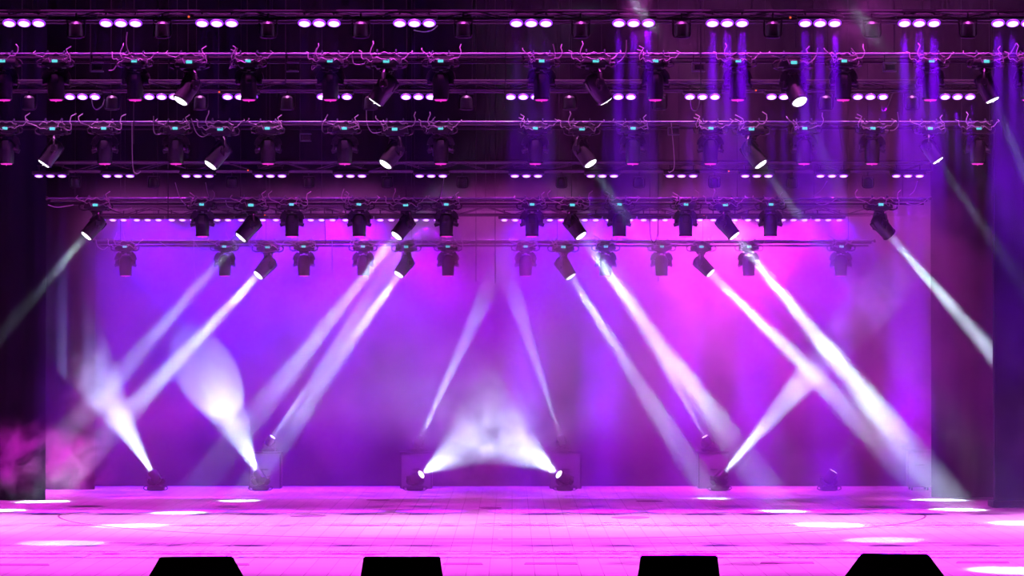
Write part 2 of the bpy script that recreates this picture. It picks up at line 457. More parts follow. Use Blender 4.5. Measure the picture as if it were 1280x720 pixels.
HL, HP = 0.242, 0.30      # axle to lens front; base top to axle
def moving_head(lens, d, label, group, scale=1.0, up=False, lensm='lens_magenta', lights=(), cable=True, pipe=None, yaw=0.0):
    """lens: world point of the lens front; d: unit aim direction. Light specs: (watts, colour, degrees, blend, size)"""
    d = Vector(d).normalized(); sgn = -1.0 if up else 1.0
    piv = Vector(lens) - d * HL * scale
    origin = piv + Vector((0, 0, HP * scale * sgn))
    t = empty('moving_head_light', origin)
    R = Matrix.Identity(4) if not up else Matrix.Rotation(PI, 4, 'Y')
    t.matrix_world = Matrix.Translation(origin) @ R @ Matrix.Scale(scale, 4)
    tag(t, label, 'moving light', group)
    SX = Matrix.Diagonal((1.32, 1.32, 1.0, 1.0)) if up else Matrix.Identity(4)
    inst('base', 'base', t, mtx=SX)
    inst('handle_left', 'handle', t, mtx=SX); inst('handle_right', 'handle', t, mtx=SX)
    inst('display', 'display', t, label='small glowing cyan display')
    if cable: inst('cable_%d' % random.randrange(6), 'cable', t)
    if not up: inst('clamp', 'clamp', t)
    dl = R.to_3x3().inverted() @ d                       # aim in local frame
    ax = dl.cross(Vector((0, 0, 1)))
    if ax.length < 0.15: ax = Vector((1, 0.001, 0))
    ax.normalize()
    pan = math.atan2(ax.y, ax.x)
    if pan > PI / 2: pan -= PI
    if pan < -PI / 2: pan += PI
    inst('yoke', 'yoke', t, mtx=Matrix.Rotation(pan if not up else pan * 0.3, 4, 'Z') @ SX)
    zc = -dl; xc = (ax - zc * ax.dot(zc)).normalized(); yc = zc.cross(xc)
    hm = Matrix.Translation((0, 0, -HP)) @ Matrix((xc, yc, zc)).transposed().to_4x4()
    if up: hm = hm @ Matrix.Diagonal((1.3, 1.3, 1.0, 1.0))
    h = inst('head', 'head', t, mtx=hm)
    inst('cover_plate', 'cover_plate', h, (0, -0.085, 0.035)); inst('cover_plate', 'cover_plate', h, (0, 0.085, 0.035)); inst('front_ring', 'front_ring', h)
    lb = {'lens_magenta': 'glowing magenta lens', 'lens_white': 'glaring white lens', 'lens_dark': None}[lensm]
    inst(lensm, 'lens', h, label=lb)
    for (wt, c, deg, bl, sz) in lights:
        tight = 0.2 <= bl <= 0.3            # a beam: the point source and the soft edge of its lens disk
        if tight: beam('lens_lamp', h, (0, 0, -HL - 0.004), (0, 0, -1), wt * 0.45, c, deg, 0.115)
        spot('lamp', h, (0, 0, -HL - 0.02), (0, 0, -1), wt * (0.6 if tight else 1.0), c, deg, bl, sz)
    return t
bpy.context.view_layer.update()

def poolpt(x, y): return F(x, y)

rows = []
# (row letter, lens y, depth, straight lens x list, aimed list (lens x, lens y, target px, watts, deg))
AIM = dict(
 A=[(224, 129, (-130, 700), 0.35, 8), (467, 130, (80, 679), 0.35, 8), (759, 129, (1104, 675), 0.35, 8), (1001, 130, (1262, 713), 0.6, 8), (1242, 128, (1500, 690), 3.0, 7)],
 B=[(53, 207, (-260, 650), 0.5, 8), (261, 209, (-80, 655), 0.35, 8), (480, 208, (165, 657), 0.4, 8), (740, 207, (1034, 656), 7.0, 7), (953, 208, (1280, 654), 5.0, 7), (1174, 203, (1480, 650), 3.0, 7)],
 C=[(106, 297, (-190, 640), 1.3, 7), (299, 299, (0, 638), 1.5, 6.5), (494, 297, (224, 641), 2.1, 6.5), (728, 297, (978, 639), 2.6, 6.5), (920, 297, (1197, 637), 5.2, 6.5), (1114, 296, (1400, 625), 2.2, 5.5)],
 D=[(321, 346, (55, 627), 2.6, 7), (497, 345, (300, 626), 2.0, 6.5), (715, 348, (890, 623), 1.6, 6.5), (890, 343, (1173, 625), 3.0, 7)],
)
STR = dict(
 A=[5, 70, 169, 311, 413, 551, 677, 819, 922, 1054, 1163, 1286],
 B=[8, 131, 220, 335, 431, 551, 669, 791, 888, 1005, 1090, 1222],
 C=[253, 365, 449, 558, 665, 774, 857, 963],
 D=[157, 281, 380, 454, 560, 657, 757, 827, 936, 1051],
)
LENSY = dict(A=128, B=207.5, C=298, D=347)
DEPTH = dict(A=ZA, B=ZB, C=ZC, D=ZD)
PIPEZ = dict(A=P(640, PY_A, ZA).z, B=P(640, PY_B, ZB).z, C=P(640, PY_C, ZC).z, D=P(640, PY_D, ZD).z)
ROWN = dict(A='on the top bar', B='on the second bar', C='on the third bar', D='on the lowest bar')
WASH = dict(  # lamps in the downward heads: (watts, colour, degrees, blend, size)
 A=(420.0, (0.42, 0.03, 1.0), 18, 0.9, 0.05),
 B=(420.0, (0.42, 0.03, 1.0), 18, 0.9, 0.05),
 C=(100.0, (0.5, 0.0, 1.0), 30, 1.0, 0.06),
 D=(28.0, (0.9, 0.01, 0.9), 56, 1.0, 0.08),
)
for row in 'ABCD':
    Y = DEPTH[row]; items = []
    for x in STR[row]: items.append((x, None))
    for a in AIM[row]: items.append((a[0], a))
    items.sort(key=lambda q: q[0])
    ns = na = 0
    for x, a in items:
        # the scale makes the unit hang from the bar: bar to lens = (HP + HL) * scale + clamp
        if a is None:
            L = P(x, LENSY[row], Y)
            sc = (PIPEZ[row] - 0.045 - L.z) / (HP + HL)
            lb = 'black moving head pointing straight down %s, %s such from the left' % (ROWN[row], ORD[ns]); ns += 1
            if row == 'D': lb = lb.replace('black', 'haze veiled')
            moving_head(L, (0, 0, -1), lb, 'moving lights ' + ROWN[row], scale=sc, lights=[WASH[row]])
        else:
            lx, ly, tgt, k, deg = a
            tp = P(*tgt) if len(tgt) == 3 else F(*tgt); L = P(lx, ly, Y)
            d = (tp - L).normalized()
            sc = (PIPEZ[row] - 0.045 - L.z) / (HP - d.z * HL)
            side = 'left' if d.x < 0 else 'right'
            lb = 'tilted moving head %s beaming white to the %s, %s such from left' % (ROWN[row], side, ORD[na]); na += 1
            moving_head(L, d, lb, 'moving lights ' + ROWN[row], scale=sc, lensm='lens_white', lights=[(BEAM_W * k, WHITE, deg, 0.25, 0.055)])
# two more beams enter from heads above the frame
for i, (sx, sy, ex, ey) in enumerate([(745, -60, 812, 27), (960, -130, 1097, 52)]):
    Y = 28.6; L = P(sx, sy, Y); d = (P(ex, ey, Y) - L).normalized()
    moving_head(L, d, 'moving head light above the top of the view sending a thin beam down, %s one' % ('left' if i == 0 else 'right'),
                'moving lights above the view', lensm='lens_white', lights=[(BEAM_W * 1.3, WHITE, 4.5, 0.3, 0.05)])

# unseen wash lights added above the view to brighten the floor
for j, (Y, z, n, wt, tilt) in enumerate([(29.4, 18.2, 7, 23000.0, 0.0), (34.2, 18.2, 7, 30000.0, 0.0), (41.2, 18.2, 7, 19000.0, 0.0), (38.2, 18.2, 7, 15000.0, 0.0)]):
    for i in range(n):
        x = (i - (n - 1) / 2) * 2.9
        moving_head((x, Y, z), (0, tilt, -1), 'added magenta wash head unseen above the view over the %s floor, %s from the left' % (('front', 'middle', 'rear', 'upper middle')[j], ORD[i]),
                    'added wash lights above the view', lights=[(wt, (1.0, (0.08, 0.20, 0.12, 0.04)[j], 0.95), (26, 20, 16, 14)[j], 1.0, 0.1)], cable=False)
# ------------------------------------------------------------------ heads and risers on the floor
def riser(x0, x1, yt, yb, label):
    a = F((x0 + x1) / 2, yb); Y = a.y + 0.02
    zt = P(x0, yt, Y).z; wdt = (x1 - x0) / FPX * Y
    t = empty('lighting_riser', (P((x0 + x1) / 2, yb, Y).x, Y + 0.16, 0))
    MB().box((0, 0, zt / 2), (wdt, 0.30, zt), 0.012).build('box', M['box'], t)
    MB().box((0, 0, zt + 0.012), (wdt + 0.02, 0.32, 0.024), 0.006).build('top_plate', M['housing'], t)
    for s in (-1, 1): MB().box((s * (wdt / 2 - 0.012), -0.156, zt / 2), (0.02, 0.012, zt - 0.04), 0.003).build('corner_trim', M['metal'], t)
    MB().box((0, -0.156, zt * 0.55), (0.12, 0.012, 0.03), 0.004).build('handle', M['metal'], t)
    tag(t, label, 'riser', 'square risers under the floor lights')
    return t.location.copy(), zt + 0.024
R_ = {}
for key, x0, x1, lb in [('a', 311, 351, 'square purple tinted riser box left of centre, farthest left of the four'),
                        ('b', 500, 540, 'square riser box behind the left floodlight, near stage centre'),
                        ('c', 687, 727, 'square riser box behind the right floodlight, near stage centre'),
                        ('d', 873, 912, 'square purple tinted riser box, farthest right of the four')]:
    R_[key] = riser(x0, x1, 567, 611, lb)

def floor_head(bx, by, lookpx, label, k, deg, col=WHITE, blend=0.2, sc=0.66, ridz=0.0, Y=None, dy=None, lensm='lens_white', size=0.035):
    """a head standing on its base. bx,by: pixel of the foot; lookpx: a pixel the beam passes"""
    if Y is None: b0 = F(bx, by)
    else: b0 = P(bx, by, Y); b0.z = ridz
    piv = b0 + Vector((0, 0, HP * sc))
    tgt = P(lookpx[0], lookpx[1], (ZBACK - 0.05) if dy is None else b0.y + dy)
    d = (tgt - piv).normalized()
    return moving_head(piv + d * HL * sc, d, label, 'moving lights standing at the rear of the stage', scale=sc, up=True,
                       lensm=lensm, lights=[(BEAM_W * k, col, deg, blend, size)] if k else [], cable=False)
for (x, Y, tx, ty, tz, wt, c, lb) in [(-10.2, 40.6, -6.0, 40.7, 0.7, 2600.0, (1.0, 0.01, 0.8), 'added magenta side light unseen in the left wing, lighting the low smoke'),
                                      (-10.0, 37.9, -6.5, 38.4, 0.8, 1500.0, (0.9, 0.01, 0.9), 'added magenta side light unseen in the left wing nearer the front'),
                                      (10.4, 41.4, 5.8, 41.2, 1.5, 3600.0, (0.9, 0.0, 0.9), 'added magenta side light unseen in the right wing')]:
    L = Vector((x, Y, 0.55))  # unseen lamps added off stage to colour the low smoke magenta
    moving_head(L, (Vector((tx, Y if x > 0 else ty, tz)) - L).normalized(), lb, 'added side lights in the wings', up=True, scale=0.8, lights=[(wt, c, 25, 1.0, 0.05)], cable=False)
FL = (0.58, 0.72, 1.0)
floor_head(195, 613.5, (116, 466), 'floor light farthest left, throwing a wide smoky cone up to the left', 0.8, 20, FL, 0.3, dy=0.42)
floor_head(326, 613.5, (270, 486), 'floor light in front of the leftmost riser, throwing a wide smoky cone', 0.8, 22, FL, 0.3)
floor_head(519, 613.5, (628, 522), 'floodlight on the stage floor left of centre, flaring wide to the right', 0.12, 40, FL, 0.8, dy=-0.9)
floor_head(706, 613.5, (600, 522), 'floodlight on the stage floor right of centre, flaring wide to the left', 0.12, 40, FL, 0.8, dy=-0.9)
floor_head(899, 613.5, (1072, 398), 'floor light in front of the rightmost riser, beam rising to the right', 1.6, 10, FL, 0.3)
floor_head(1036, 613.5, (1062, 556), 'floor light standing alone farthest right, with a thin faint beam', 0.05, 6, FL, 0.3, dy=0.0)
for key, bx, look, lb in [('a', 336, (400, 462), 'small moving light on the leftmost riser with a narrow beam rising right'),
                          ('b', 523, (600, 385), 'small moving light on the riser left of centre, narrow beam rising right'),
                          ('c', 703, (648, 385), 'small moving light on the riser right of centre, narrow beam rising left'),
                          ('d', 885, (800, 400), 'small moving light on the rightmost riser, narrow beam rising left')]:
    loc, zt = R_[key]
    floor_head(bx, 560, look, lb, 1.8 if key in 'ad' else 1.2, 5.5, FL, 0.25, sc=0.52, ridz=zt, Y=loc.y, dy=-0.1 if key in 'ad' else None)

# ------------------------------------------------------------------ LED bars
def led_proto(key, pitch, rw, rh, m):
    mb = MB().box((0, 0.012, rh * 0.5 + 0.022), (pitch * 3 + 0.02, 0.13, 0.05), 0.012)
    proto(key + '_housing', mb, M['housing'])
    cb = MB().lathe([(0, rh * 0.2)] + [(rw * 0.82 * math.cos(a), rh * (0.2 if a > 0 else 0.36) * math.sin(a)) for a in [PI / 2 - PI * q / 8 for q in range(1, 8)]] + [(0, -rh * 0.36)], 16)
    proto(key + '_cell', cb, m)
    rb = MB().lathe([(rw * (0.86 + 0.14 * math.cos(a)), rh * 0.16 * math.sin(a)) for a in [2 * PI * q / 8 for q in range(9)]], 18)  # glowing torus shaped as the halo around a lit cell
    proto(key + '_ring', rb, M['led_halo'])
    br2 = MB()
    for s in (-1, 1):
        br2.box((s * pitch, 0, 0.10), (0.02, 0.03, 0.10), 0.003)
    br2.box((0, 0, 0.15), (pitch * 2 + 0.05, 0.03, 0.014), 0.003)
    proto(key + '_bracket', br2, M['metal'])
def led_bar(key, cx, py, Y, pitch, lamp, label, group, n=3):
    p = P(cx, py, Y)
    t = empty('led_bar', (p.x, p.y, p.z))
    inst(key + '_housing', 'housing', t); inst(key + '_bracket', 'bracket', t)
    for i in range(n):
        x = (i - 1) * pitch
        c = inst(key + '_cell', 'led_cell', t, mtx=Matrix.Translation((x, 0, 0)) @ Matrix.Rotation(-math.radians(24 if key in ('l1', 'l2') else 14), 4, 'X')); inst(key + '_ring', 'cell_halo', c)
        if lamp: spot('lamp', t, (x, 0, -0.07), lamp[5] if len(lamp) > 5 else (0, 0, -1), *lamp[:5])
    tag(t, label, 'led bar', group)
    return t
m1 = 18.5 / FPX * ZL1; m2 = 15.6 / FPX * ZL2; m3 = 14.5 / FPX * ZL3; m4 = 13.6 / FPX * ZL4
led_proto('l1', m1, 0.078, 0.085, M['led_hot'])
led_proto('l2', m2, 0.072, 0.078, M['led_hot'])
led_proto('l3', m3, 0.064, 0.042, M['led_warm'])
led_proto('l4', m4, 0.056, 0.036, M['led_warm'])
LED1 = [30, 151, 271, 399, 518, 664, 792, 909, 1025, 1149, 1266]
LED2 = [(103, 0), (202, 0), (300, 0), (418, 0), (523, 0), (654, 0), (773, 0), (878, 0), (980, 0), (1088, 0), (1197, 0)]
LED3 = [63, 148, 247, 338, 438, 539, 658, 753, 852, 946, 1040, 1135]
LED4 = [147, 188, 229, 277, 324, 345, 388, 433, 477, 533, 572, 650, 695, 752, 810, 836, 880, 938, 990, 1026, 1070]
def shaft(x, w0):            # the same lamp in every cell; cells on the right of the rig run brighter
    k = 0.3 if x < 600 else (0.8 if x < 700 else 1.0)
    return w0 * k
LEDC = (0.20, 0.0, 1.0)
for i, x in enumerate(LED1):
    led_bar('l1', x, 29, ZL1, m1, (shaft(x, 170000), LEDC, 9, 0.6, 0.05), 'led bar with three glaring violet cells under the top truss, %s from the left' % ORD[i], 'led bars under the top truss')
for i, (x, _) in enumerate(LED2):
    led_bar('l2', x, 121, ZL2, m2, (shaft(x, 40000), LEDC, 9, 0.6, 0.05), 'led bar with violet cells behind the front moving lights, %s from the left' % ORD[i], 'led bars under the second truss')
for i, x in enumerate(LED3):
    led_bar('l3', x, 220, ZL3, m3, (shaft(x, 16000), LEDC, 9, 0.6, 0.04), 'led bar with three thin white cells under the third truss, %s from the left' % ORD[i], 'led bars under the third truss')
k4 = 0; x = 141.0
def cyc_wash(x):
    tab = [(120, (0.09, 0.0, 1.0), 1050), (260, (0.11, 0.0, 1.0), 1150), (350, (0.14, 0.0, 1.0), 1150), (450, (0.2, 0.0, 1.0), 1150), (540, (0.45, 0.0, 0.95), 850),
           (560, (0.2, 0.0, 1.0), 450), (650, (0.1, 0.0, 1.0), 700), (760, (0.22, 0.0, 1.0), 950), (830, (0.7, 0.01, 0.9), 1000), (900, (1.0, 0.05, 0.75), 1400),
           (960, (0.7, 0.01, 0.9), 1100), (1020, (0.15, 0.0, 1.0), 900), (1100, (0.08, 0.0, 1.0), 850)]
    for a, b2 in zip(tab, tab[1:]):
        if a[0] <= x <= b2[0]:
            u = (x - a[0]) / (b2[0] - a[0])
            return ((a[2] * (1 - u) + b2[2] * u) * 0.95, tuple(p * (1 - u) + q * u for p, q in zip(a[1], b2[1])))
    return (800, tab[-1][1])
proto('flood_body', MB().box((0, 0, 0), (0.24, 0.13, 0.10), 0.02).box((0, -0.075, 0), (0.20, 0.03, 0.07), 0.006), M['housing'])
proto('flood_glass', MB().box((0, 0.068, -0.01), (0.2, 0.01, 0.075), 0.003), M['lens_dark'])
proto('flood_bracket', MB().box((-0.13, 0, 0.05), (0.012, 0.03, 0.13), 0.003).box((0.13, 0, 0.05), (0.012, 0.03, 0.13), 0.003).box((0, 0, 0.115), (0.27, 0.03, 0.012), 0.003), M['metal'])
def added_cyc_flood(x, wash, label):  # hidden fixtures added to colour the backdrop and the haze before it
    p = P(x, 263, 41.2); t = empty('added_cyc_flood', p)
    inst('flood_body', 'housing', t); inst('flood_glass', 'glass', t); inst('flood_bracket', 'bracket', t)
    spot('lamp', t, (0, 0.09, -0.06), (0, 0.62, -0.8), wash[0], wash[1], 115, 1.0, 0.08)
    tag(t, label, 'flood light', 'added backdrop floods')
segs = [(141, 548), (644, 1075)]
for (sa, sb) in segs:
    n = int((sb - sa) / 43.5) + 1
    for i in range(n):
        xx = sa + i * 43.5
        if xx > sb: break
        nm = ('left' if sa < 300 else 'right')
        led_bar('l4', xx, 275, ZL4, m4, (620, (0.36, 0.0, 1.0), 14, 1.0, 0.04, (0, 0.2, -1)),
                'short led bar of tiny cells in the lowest row, %s in the %s half' % (ORD[i], nm), 'led bars under the lowest truss')
        added_cyc_flood(xx + 16, cyc_wash(xx), 'small dark flood added behind the lowest truss washing the backdrop, %s of the %s half' % (ORD[i], nm))

# ------------------------------------------------------------------ unlit par lights between the led bars
proto('par_yoke', MB().tube([(-0.1, 0, 0.16), (-0.1, 0, 0.03), (-0.085, 0, 0.0), (-0.04, 0, -0.012), (0.04, 0, -0.012), (0.085, 0, 0.0), (0.1, 0, 0.03), (0.1, 0, 0.16)], 0.010, 8), M['metal'])
proto('par_can', MB().lathe([(0, 0.17), (0.05, 0.17), (0.078, 0.14), (0.085, 0.05), (0.085, 0.0), (0.075, 0.0), (0.073, 0.03), (0, 0.03)], 20), M['housing'])
proto('par_lens', MB().lathe([(0, 0.02), (0.072, 0.024), (0.072, 0.035), (0, 0.035)], 20), M['lens_dark'])
proto('par_clamp', MB().box((0, 0, 0.20), (0.2, 0.03, 0.012), 0.002).box((-0.1, 0, 0.18), (0.014, 0.03, 0.05), 0.002).box((0.1, 0, 0.18), (0.014, 0.03, 0.05), 0.002)
      .rod((0, 0, 0.20), (0, 0, 0.27), 0.012), M['metal'])
def par(x, py, Y, label, group, sc=1.0):
    t = empty('par_light', P(x, py, Y)); t.scale = (sc, sc, sc)
    inst('par_yoke', 'yoke', t); inst('par_can', 'can', t); inst('par_lens', 'lens', t); inst('par_clamp', 'clamp', t)
    tag(t, label, 'par light', group)
for i, x in enumerate([95, 203, 335, 451, 579, 726, 852, 966, 1090, 1210]):
    par(x, 46, ZL1, 'unlit par light in a metal yoke under the top truss, %s from the left' % ORD[i], 'unlit par lights in the top row')
for i, x in enumerate([36, 140, 250, 359, 463, 583, 712, 824, 1032, 1140]):
    par(x, 136, ZL2, 'unlit par light in a metal yoke under the second truss, %s from the left' % ORD[i], 'unlit par lights in the second row')
for i, x in enumerate([94, 192, 290, 386, 484, 578, 702, 799, 893, 990, 1085]):
    par(x, 234, ZL3, 'unlit par light in a metal yoke under the third truss, %s from the left' % ORD[i], 'unlit par lights in the third row', 0.8)

# connection boxes with two shelves on the top bars
for i, (x, y, Y) in enumerate([(121, 84, ZA), (365, 84, ZA), (873, 84, ZA), (1112, 84, ZA), (382, 172, ZB), (842, 164, ZB), (548, 190, ZB)]):
    p = P(x, y, Y); t = empty('connection_box', p)
    MB().box((0, 0, 0.05), (0.16, 0.06, 0.012), 0.003).box((0, 0, -0.05), (0.16, 0.06, 0.012), 0.003).box((-0.075, 0, 0), (0.012, 0.06, 0.1), 0.003).build('frame', M['pipe'], t)
    MB().box((0.01, 0.01, 0), (0.11, 0.04, 0.06), 0.006).build('body', M['housing'], t)
    MB().box((-0.06, 0.0, 0.11), (0.015, 0.02, 0.14), 0.003).build('hanger', M['metal'], t)
    tag(t, 'small open framed connection box under a bar, %s from top left' % ORD[i], 'connection box', 'connection boxes on the bars')
# red pilot lamps
for i, (x, y, Y) in enumerate([(236, 21, ZL1), (274, 115, ZL2), (945, 113, ZL2), (988, 22, ZL1), (310, 213, ZL3), (331, 269, ZL4), (911, 214, ZL3), (880, 270, ZL4)]):
    p = P(x, y, Y - 0.03); t = empty('pilot_lamp', p)
    MB().box((0, 0.02, 0), (0.03, 0.03, 0.05), 0.004).build('body', M['housing'], t)
    MB().lathe([(0, -0.012), (0.010, -0.008), (0.012, 0), (0.010, 0.008), (0, 0.012)], 10).build('bulb', M['pilot'], t)
    tag(t, 'tiny orange red pilot lamp on a truss, %s from top left' % ORD[i], 'pilot lamp', 'pilot lamps on the trusses')

# ------------------------------------------------------------------ loose hanging cables
def hang(pts, Y, label, r=0.0065, m='cable'):
    """a cable through pixel points, smoothed"""
    ps = [P(x, y, Y) for x, y in pts]
    out = []
    for i in range(len(ps) - 1):
        p0 = ps[max(i - 1, 0)]; p1 = ps[i]; p2 = ps[i + 1]; p3 = ps[min(i + 2, len(ps) - 1)]
        for k in range(6):
            u = k / 6
            out.append(0.5 * ((2 * p1) + (p2 - p0) * u + (2 * p0 - 5 * p1 + 4 * p2 - p3) * u * u + (3 * p1 - p0 - 3 * p2 + p3) * u ** 3))
    out.append(ps[-1])
    o = MB().tube(out, r, 6).build('hanging_cable', M[m])
    tag(o, label, 'cable', 'loose cables in the rig')
H_ = [
 ([(159, 40), (158, 55), (162, 67), (172, 76)], ZA, 'pale cable dropping onto the second straight light from the left of the top bar'),
 ([(136, 88), (142, 87), (148, 79), (158, 74)], ZA, 'short pale cable bent up beside the leftmost connection box'),
 ([(114, 118), (116, 132), (121, 137), (128, 132), (131, 124)], ZL2, 'pale cable looping in a U below the leftmost second row led bar'),
 ([(192, 145), (192, 162), (196, 168), (212, 164)], ZB, 'pale cable curling under the second bar near the left'),
 ([(239, 148), (245, 165), (254, 171), (266, 163)], ZB, 'long pale cable sagging between two lights on the second bar left side'),
 ([(297, 60), (291, 78), (287, 86), (300, 76)], ZA, 'pale cable crossing down beside the third straight light of the top bar'),
 ([(396, 60), (392, 72), (390, 87), (400, 77)], ZA, 'pale cable hooked beside the fourth straight light of the top bar'),
 ([(440, 69), (442, 79), (450, 81), (462, 77)], ZA, 'thin cable running under the top bar left of the dark tilted light'),
 ([(517, 38), (530, 40), (540, 38), (547, 32)], ZL1, 'pale cable arcing under the fifth led bar of the top row'),
 ([(410, 143), (403, 156), (405, 166), (418, 165)], ZB, 'pale cable hooked down beside a light left of centre on the second bar'),
 ([(458, 138), (459, 155), (466, 166), (480, 164)], ZB, 'pale cable falling to the dark tilted light on the second bar'),
 ([(544, 146), (535, 158), (533, 167), (540, 160)], ZB, 'pale cable bent beside the centre left light of the second bar'),
 ([(691, 55), (694, 70), (690, 79), (680, 80)], ZA, 'pale cable hooked right of the first light past centre on the top bar'),
 ([(783, 50), (782, 66), (774, 77), (764, 78)], ZA, 'pale cable swinging from the top bar to the tilted light right of centre'),
 ([(835, 64), (837, 76), (830, 80), (818, 76)], ZA, 'pale cable hooked around the light under the seventh led bar'),
 ([(1022, 60), (1020, 70), (1012, 78), (1000, 76)], ZA, 'pale cable curving up right of the tilted light on the top bar'),
 ([(1064, 60), (1072, 72), (1073, 80), (1066, 85)], ZA, 'thin cable dropping past the bright rightward light on the top bar'),
 ([(1270, 54), (1262, 68), (1248, 75), (1236, 75)], ZA, 'pale cable rising toward the right edge from the top bar'),
 ([(1122, 140), (1123, 156), (1116, 163), (1104, 162)], ZB, 'pale cable hooked beside a light on the right of the second bar'),
 ([(1098, 118), (1102, 136), (1106, 139), (1112, 128), (1117, 116)], ZL2, 'dark red tinted cable looping below the tenth led bar of the second row'),
 ([(863, 112), (864, 134), (870, 138), (874, 131), (874, 112)], ZL2, 'pale cable looping below the eighth led bar of the second row'),
 ([(60, 256), (70, 259), (82, 258), (92, 256)], ZC, 'pale cable drooping at the far left end of the third bar'),
 ([(128, 252), (140, 261), (152, 263), (165, 260)], ZC, 'long pale cable sagging right of the leftmost tilted light on the third bar'),
 ([(165, 153), (166, 208), (171, 217), (176, 214)], ZB, 'thin magenta lit cable hanging low near the left'),
 ([(219, 228), (224, 245), (230, 254), (236, 258)], ZC, 'pale cable falling from the third truss to the third bar left side'),
 ([(257, 228), (260, 243), (264, 250)], ZC, 'short pale cable beside the first straight light of the third bar'),
 ([(282, 250), (284, 257), (291, 260), (303, 259)], ZC, 'pale cable under the third bar left of the tilted light'),
 ([(323, 250), (330, 257), (345, 259), (358, 256)], ZC, 'pale cable sagging below the third bar to the second straight light'),
 ([(430, 236), (427, 248), (436, 256)], ZC, 'pale cable hooked left of the third straight light on the third bar'),
 ([(555, 222), (553, 235), (550, 248)], ZC, 'straight pale cable falling beside the centre left light'),
 ([(152, 276), (154, 292), (156, 298)], ZD, 'thin pale cable hanging above the leftmost rear light'),
 ([(120, 300), (122, 308), (129, 312), (135, 308)], ZD, 'pale cable curled at the left end of the lowest bar'),
 ([(199, 302), (207, 307), (216, 309), (224, 308)], ZD, 'pale cable drooping below the lowest bar near the left'),
 ([(241, 298), (248, 310), (258, 314), (270, 310)], ZD, 'pale cable sagging below the lowest bar before the second rear light'),
 ([(242, 301), (243, 338), (247, 351), (250, 345)], ZD, 'thin pale cable hanging far below the lowest bar at left'),
 ([(281, 276), (283, 292), (287, 300)], ZD, 'thin pale cable beside the left rear tilted light'),
 ([(405, 259), (407, 300), (406, 305)], ZL4, 'dark cable loop hanging among the lowest led row at left'),
 ([(471, 277), (470, 286), (467, 293)], ZD, 'short bright cable hanging between two rear heads'),
 ([(812, 259), (813, 292), (817, 304), (822, 292), (823, 259)], ZL4, 'dark cable looping in a long U right of centre'),
 ([(839, 153), (843, 205), (838, 215), (835, 214)], ZB, 'thin magenta lit cable hanging low right of centre'),
 ([(1034, 226), (1026, 238), (1014, 246)], ZC, 'pale cable slanting down under the eleventh led bar'),
 ([(1147, 226), (1143, 238), (1137, 244)], ZC, 'pale cable slanting down at the right end of the third bar'),
 ([(1160, 248), (1152, 254), (1142, 256), (1133, 254)], ZC, 'pale cable drooping at the right end of the third bar'),
 ([(1046, 248), (1038, 253), (1028, 256), (1020, 254)], ZC, 'faint cable drooping below the third bar on the right'),
 ([(1048, 153), (1054, 200), (1050, 211), (1042, 215)], ZB, 'dark magenta lit cable hanging below the second bar at right'),
 ([(415, 301), (416, 340), (420, 352)], ZD, 'faint cable hanging below the lowest bar left of centre'),
]
for pts, Y, lb in H_:
    hang(pts, Y - 0.022, lb, m='black_cable' if lb.startswith('dark') else 'cable')
# steel drop wires seen between the bars
for i, (x, y0, y1, Y) in enumerate([(113, 24, 90, ZA), (139, 26, 66, ZA), (235, 26, 64, ZA), (357, 30, 104, ZA), (479, 30, 60, ZA), (632, 28, 138, ZA),
                                    (752, 28, 62, ZA), (876, 28, 110, ZA), (995, 28, 60, ZA), (1118, 28, 66, ZA), (273, 118, 148, ZB), (1237, 130, 180, ZB),
                                    (167, 130, 180, ZB), (210, 250, 274, ZC), (823, 300, 352, ZD), (595, 300, 352, ZD), (619, 300, 354, ZD)]):
    a, b2 = P(x, y0, Y - 0.028), P(x, y1, Y - 0.028); a.z = 19.97
    tag(MB().rod(a, b2, 0.0075, 6).build('drop_wire', M['wire']), 'thin vertical steel wire in the rig, %s counted row by row from the left' % ORD[i], 'wire', 'steel drop wires')

# ------------------------------------------------------------------ floor marks
def flat(name, pts, m, label=None, cat=None, z=0.004, group=None):
    ps = [F(*p) for p in pts]
    o = MB().prism([(p.x, p.y, 0.0005) for p in ps], (0, 0, z)).build(name, m, smooth=False)
    if label: tag(o, label, cat, group)
    return o
def strip(pts, wid, m, name, label, cat, z=0.003):
    """a thin inlay following floor pixels"""
    ps = [F(*p) for p in pts]; mb = MB(); bm = mb.bm; rings = []
    for i, p in enumerate(ps):
        t_ = (ps[min(i + 1, len(ps) - 1)] - ps[max(i - 1, 0)]).normalized(); nn_ = Vector((-t_.y, t_.x, 0)) * wid / 2
        rings.append([bm.verts.new((p + nn_) + Vector((0, 0, 0.0005))), bm.verts.new((p - nn_) + Vector((0, 0, 0.0005))),
                      bm.verts.new((p - nn_) + Vector((0, 0, z))), bm.verts.new((p + nn_) + Vector((0, 0, z)))])
    for a, b2 in zip(rings, rings[1:]):
        for k in range(4): bm.faces.new((a[k], a[(k + 1) % 4], b2[(k + 1) % 4], b2[k]))
    bm.faces.new(rings[0]); bm.faces.new(rings[-1][::-1])
    return tag(mb.build(name, m, smooth=False), label, cat)
# ring of the revolve
pts = []
for i in range(61):
    a = PI * (-0.12 + 1.24 * i / 60)
    pts.append((615 + 542 * math.cos(a), 645 + (29 if math.sin(a) > 0 else 14) * math.sin(a)))
strip(pts, 0.03, M['seam'], 'revolve_seam', 'thin dark curved seam of the round revolve across the stage floor', 'floor seam')
